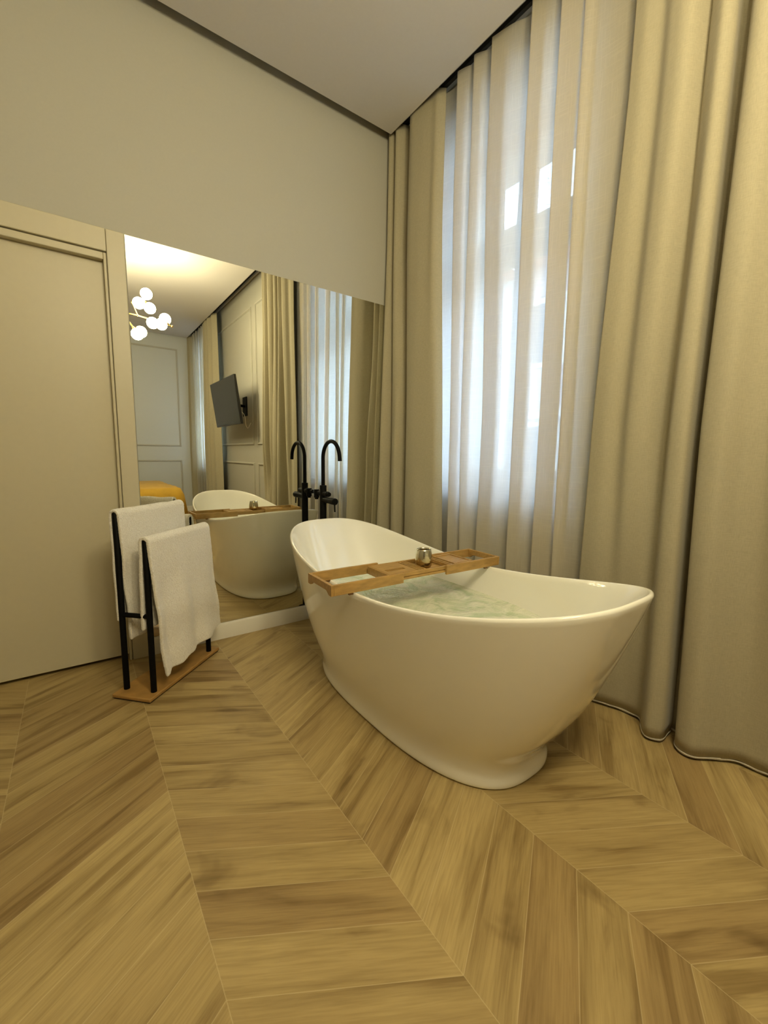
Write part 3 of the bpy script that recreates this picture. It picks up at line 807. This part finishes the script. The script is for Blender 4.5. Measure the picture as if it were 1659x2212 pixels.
bm = bmesh.new(); box(bm, -2.90, -1.02, -4.86, -3.28, .34, .575); obj('mattress', bm, M_trim, bd, bevel=.04)
bm = bmesh.new(); box(bm, -3.06, -2.97, -4.95, -3.2, 0, 1.1); obj('headboard', bm, M_bedbase, bd, bevel=.02)

# ------------------------------------------------------------------ chandelier
CY = -3.0
CM = Vector((CAM.x, -CAM.y, CAM.z)); KS = .926
def G(p): return CM+(Vector(p)-CM)*KS
HX, HZ = -1.55, 2.50
HUB = G((HX, CY, HZ))
ch = thing('chandelier', 'brass branching chandelier with lit round glass globes, seen in the mirror', 'chandelier', (HUB.x, HUB.y, H))
bm = bmesh.new(); lathe(bm, [(.001, H-.03), (.055, H-.03), (.06, H-.025), (.06, H), (.001, H)], 36, Matrix.Translation((HUB.x, HUB.y, 0))); obj('canopy', bm, M_brass, ch)
bm = bmesh.new(); tube(bm, [(HUB.x, HUB.y, H-.03), HUB], .006, 14); sphere(bm, HUB, .016, seg=16); obj('stem', bm, M_brass, ch)
N0 = Vector((-1.403, CY, 2.492))
def arm(pts):
    pts = [G(p) for p in pts]; bm = bmesh.new(); tube(bm, pts, .0055, 12)
    for p in pts[1:]: sphere(bm, p, .011, seg=12)
    return obj('arm', bm, M_brass, ch)
def globe(p, from_):
    p = G(p); f = G(from_); dr_ = (f-p).normalized()
    bm = bmesh.new(); tube(bm, [f, p+dr_*.054], .0055, 10); tube(bm, [p+dr_*.068, p+dr_*.045], .016, 16)
    hld = obj('lamp_holder', bm, M_brass, ch)
    bm = bmesh.new(); sphere(bm, p, .054, seg=28)
    obj('glass_globe', bm, M_globe, ch, angle=None)
# right-hand group (the part the mirror shows); positions in metres
E1 = Vector((-1.445, CY-.02, 2.618)); E2 = Vector((-1.19, CY+.02, 2.455)); E3 = Vector((-1.455, CY+.02, 2.36)); E4 = Vector((-1.335, CY-.06, 2.675))
arm([(HX, CY, HZ), N0, E2, (-1.075, CY+.02, 2.435)]); arm([N0, E1, E4]); arm([(HX, CY, HZ), E3])
globe((-1.308, CY-.02, 2.735), E4); globe((-1.395, CY+.07, 2.600), E1); globe((-1.272, CY-.08, 2.612), E4)
globe((-1.136, CY-.02, 2.512), (-1.12, CY+.02, 2.445)); globe((-1.272, CY+.05, 2.428), E2); globe((-1.194, CY+.09, 2.420), E2)
globe((-1.378, CY-.03, 2.335), E3); globe((-1.425, CY+.06, 2.285), E3)
# left-hand group (mirrored about the stem)
F1 = Vector((-1.70, CY+.05, 2.60)); F2 = Vector((-1.92, CY-.03, 2.45)); F3 = Vector((-1.66, CY-.02, 2.36))
arm([(HX, CY, HZ), F1]); arm([(HX, CY, HZ), F2]); arm([(HX, CY, HZ), F3])
globe((-1.80, CY+.06, 2.69), F1); globe((-1.64, CY+.12, 2.65), F1); globe((-2.00, CY-.02, 2.52), F2); globe((-1.86, CY+.05, 2.37), F2); globe((-1.73, CY-.09, 2.30), F3)
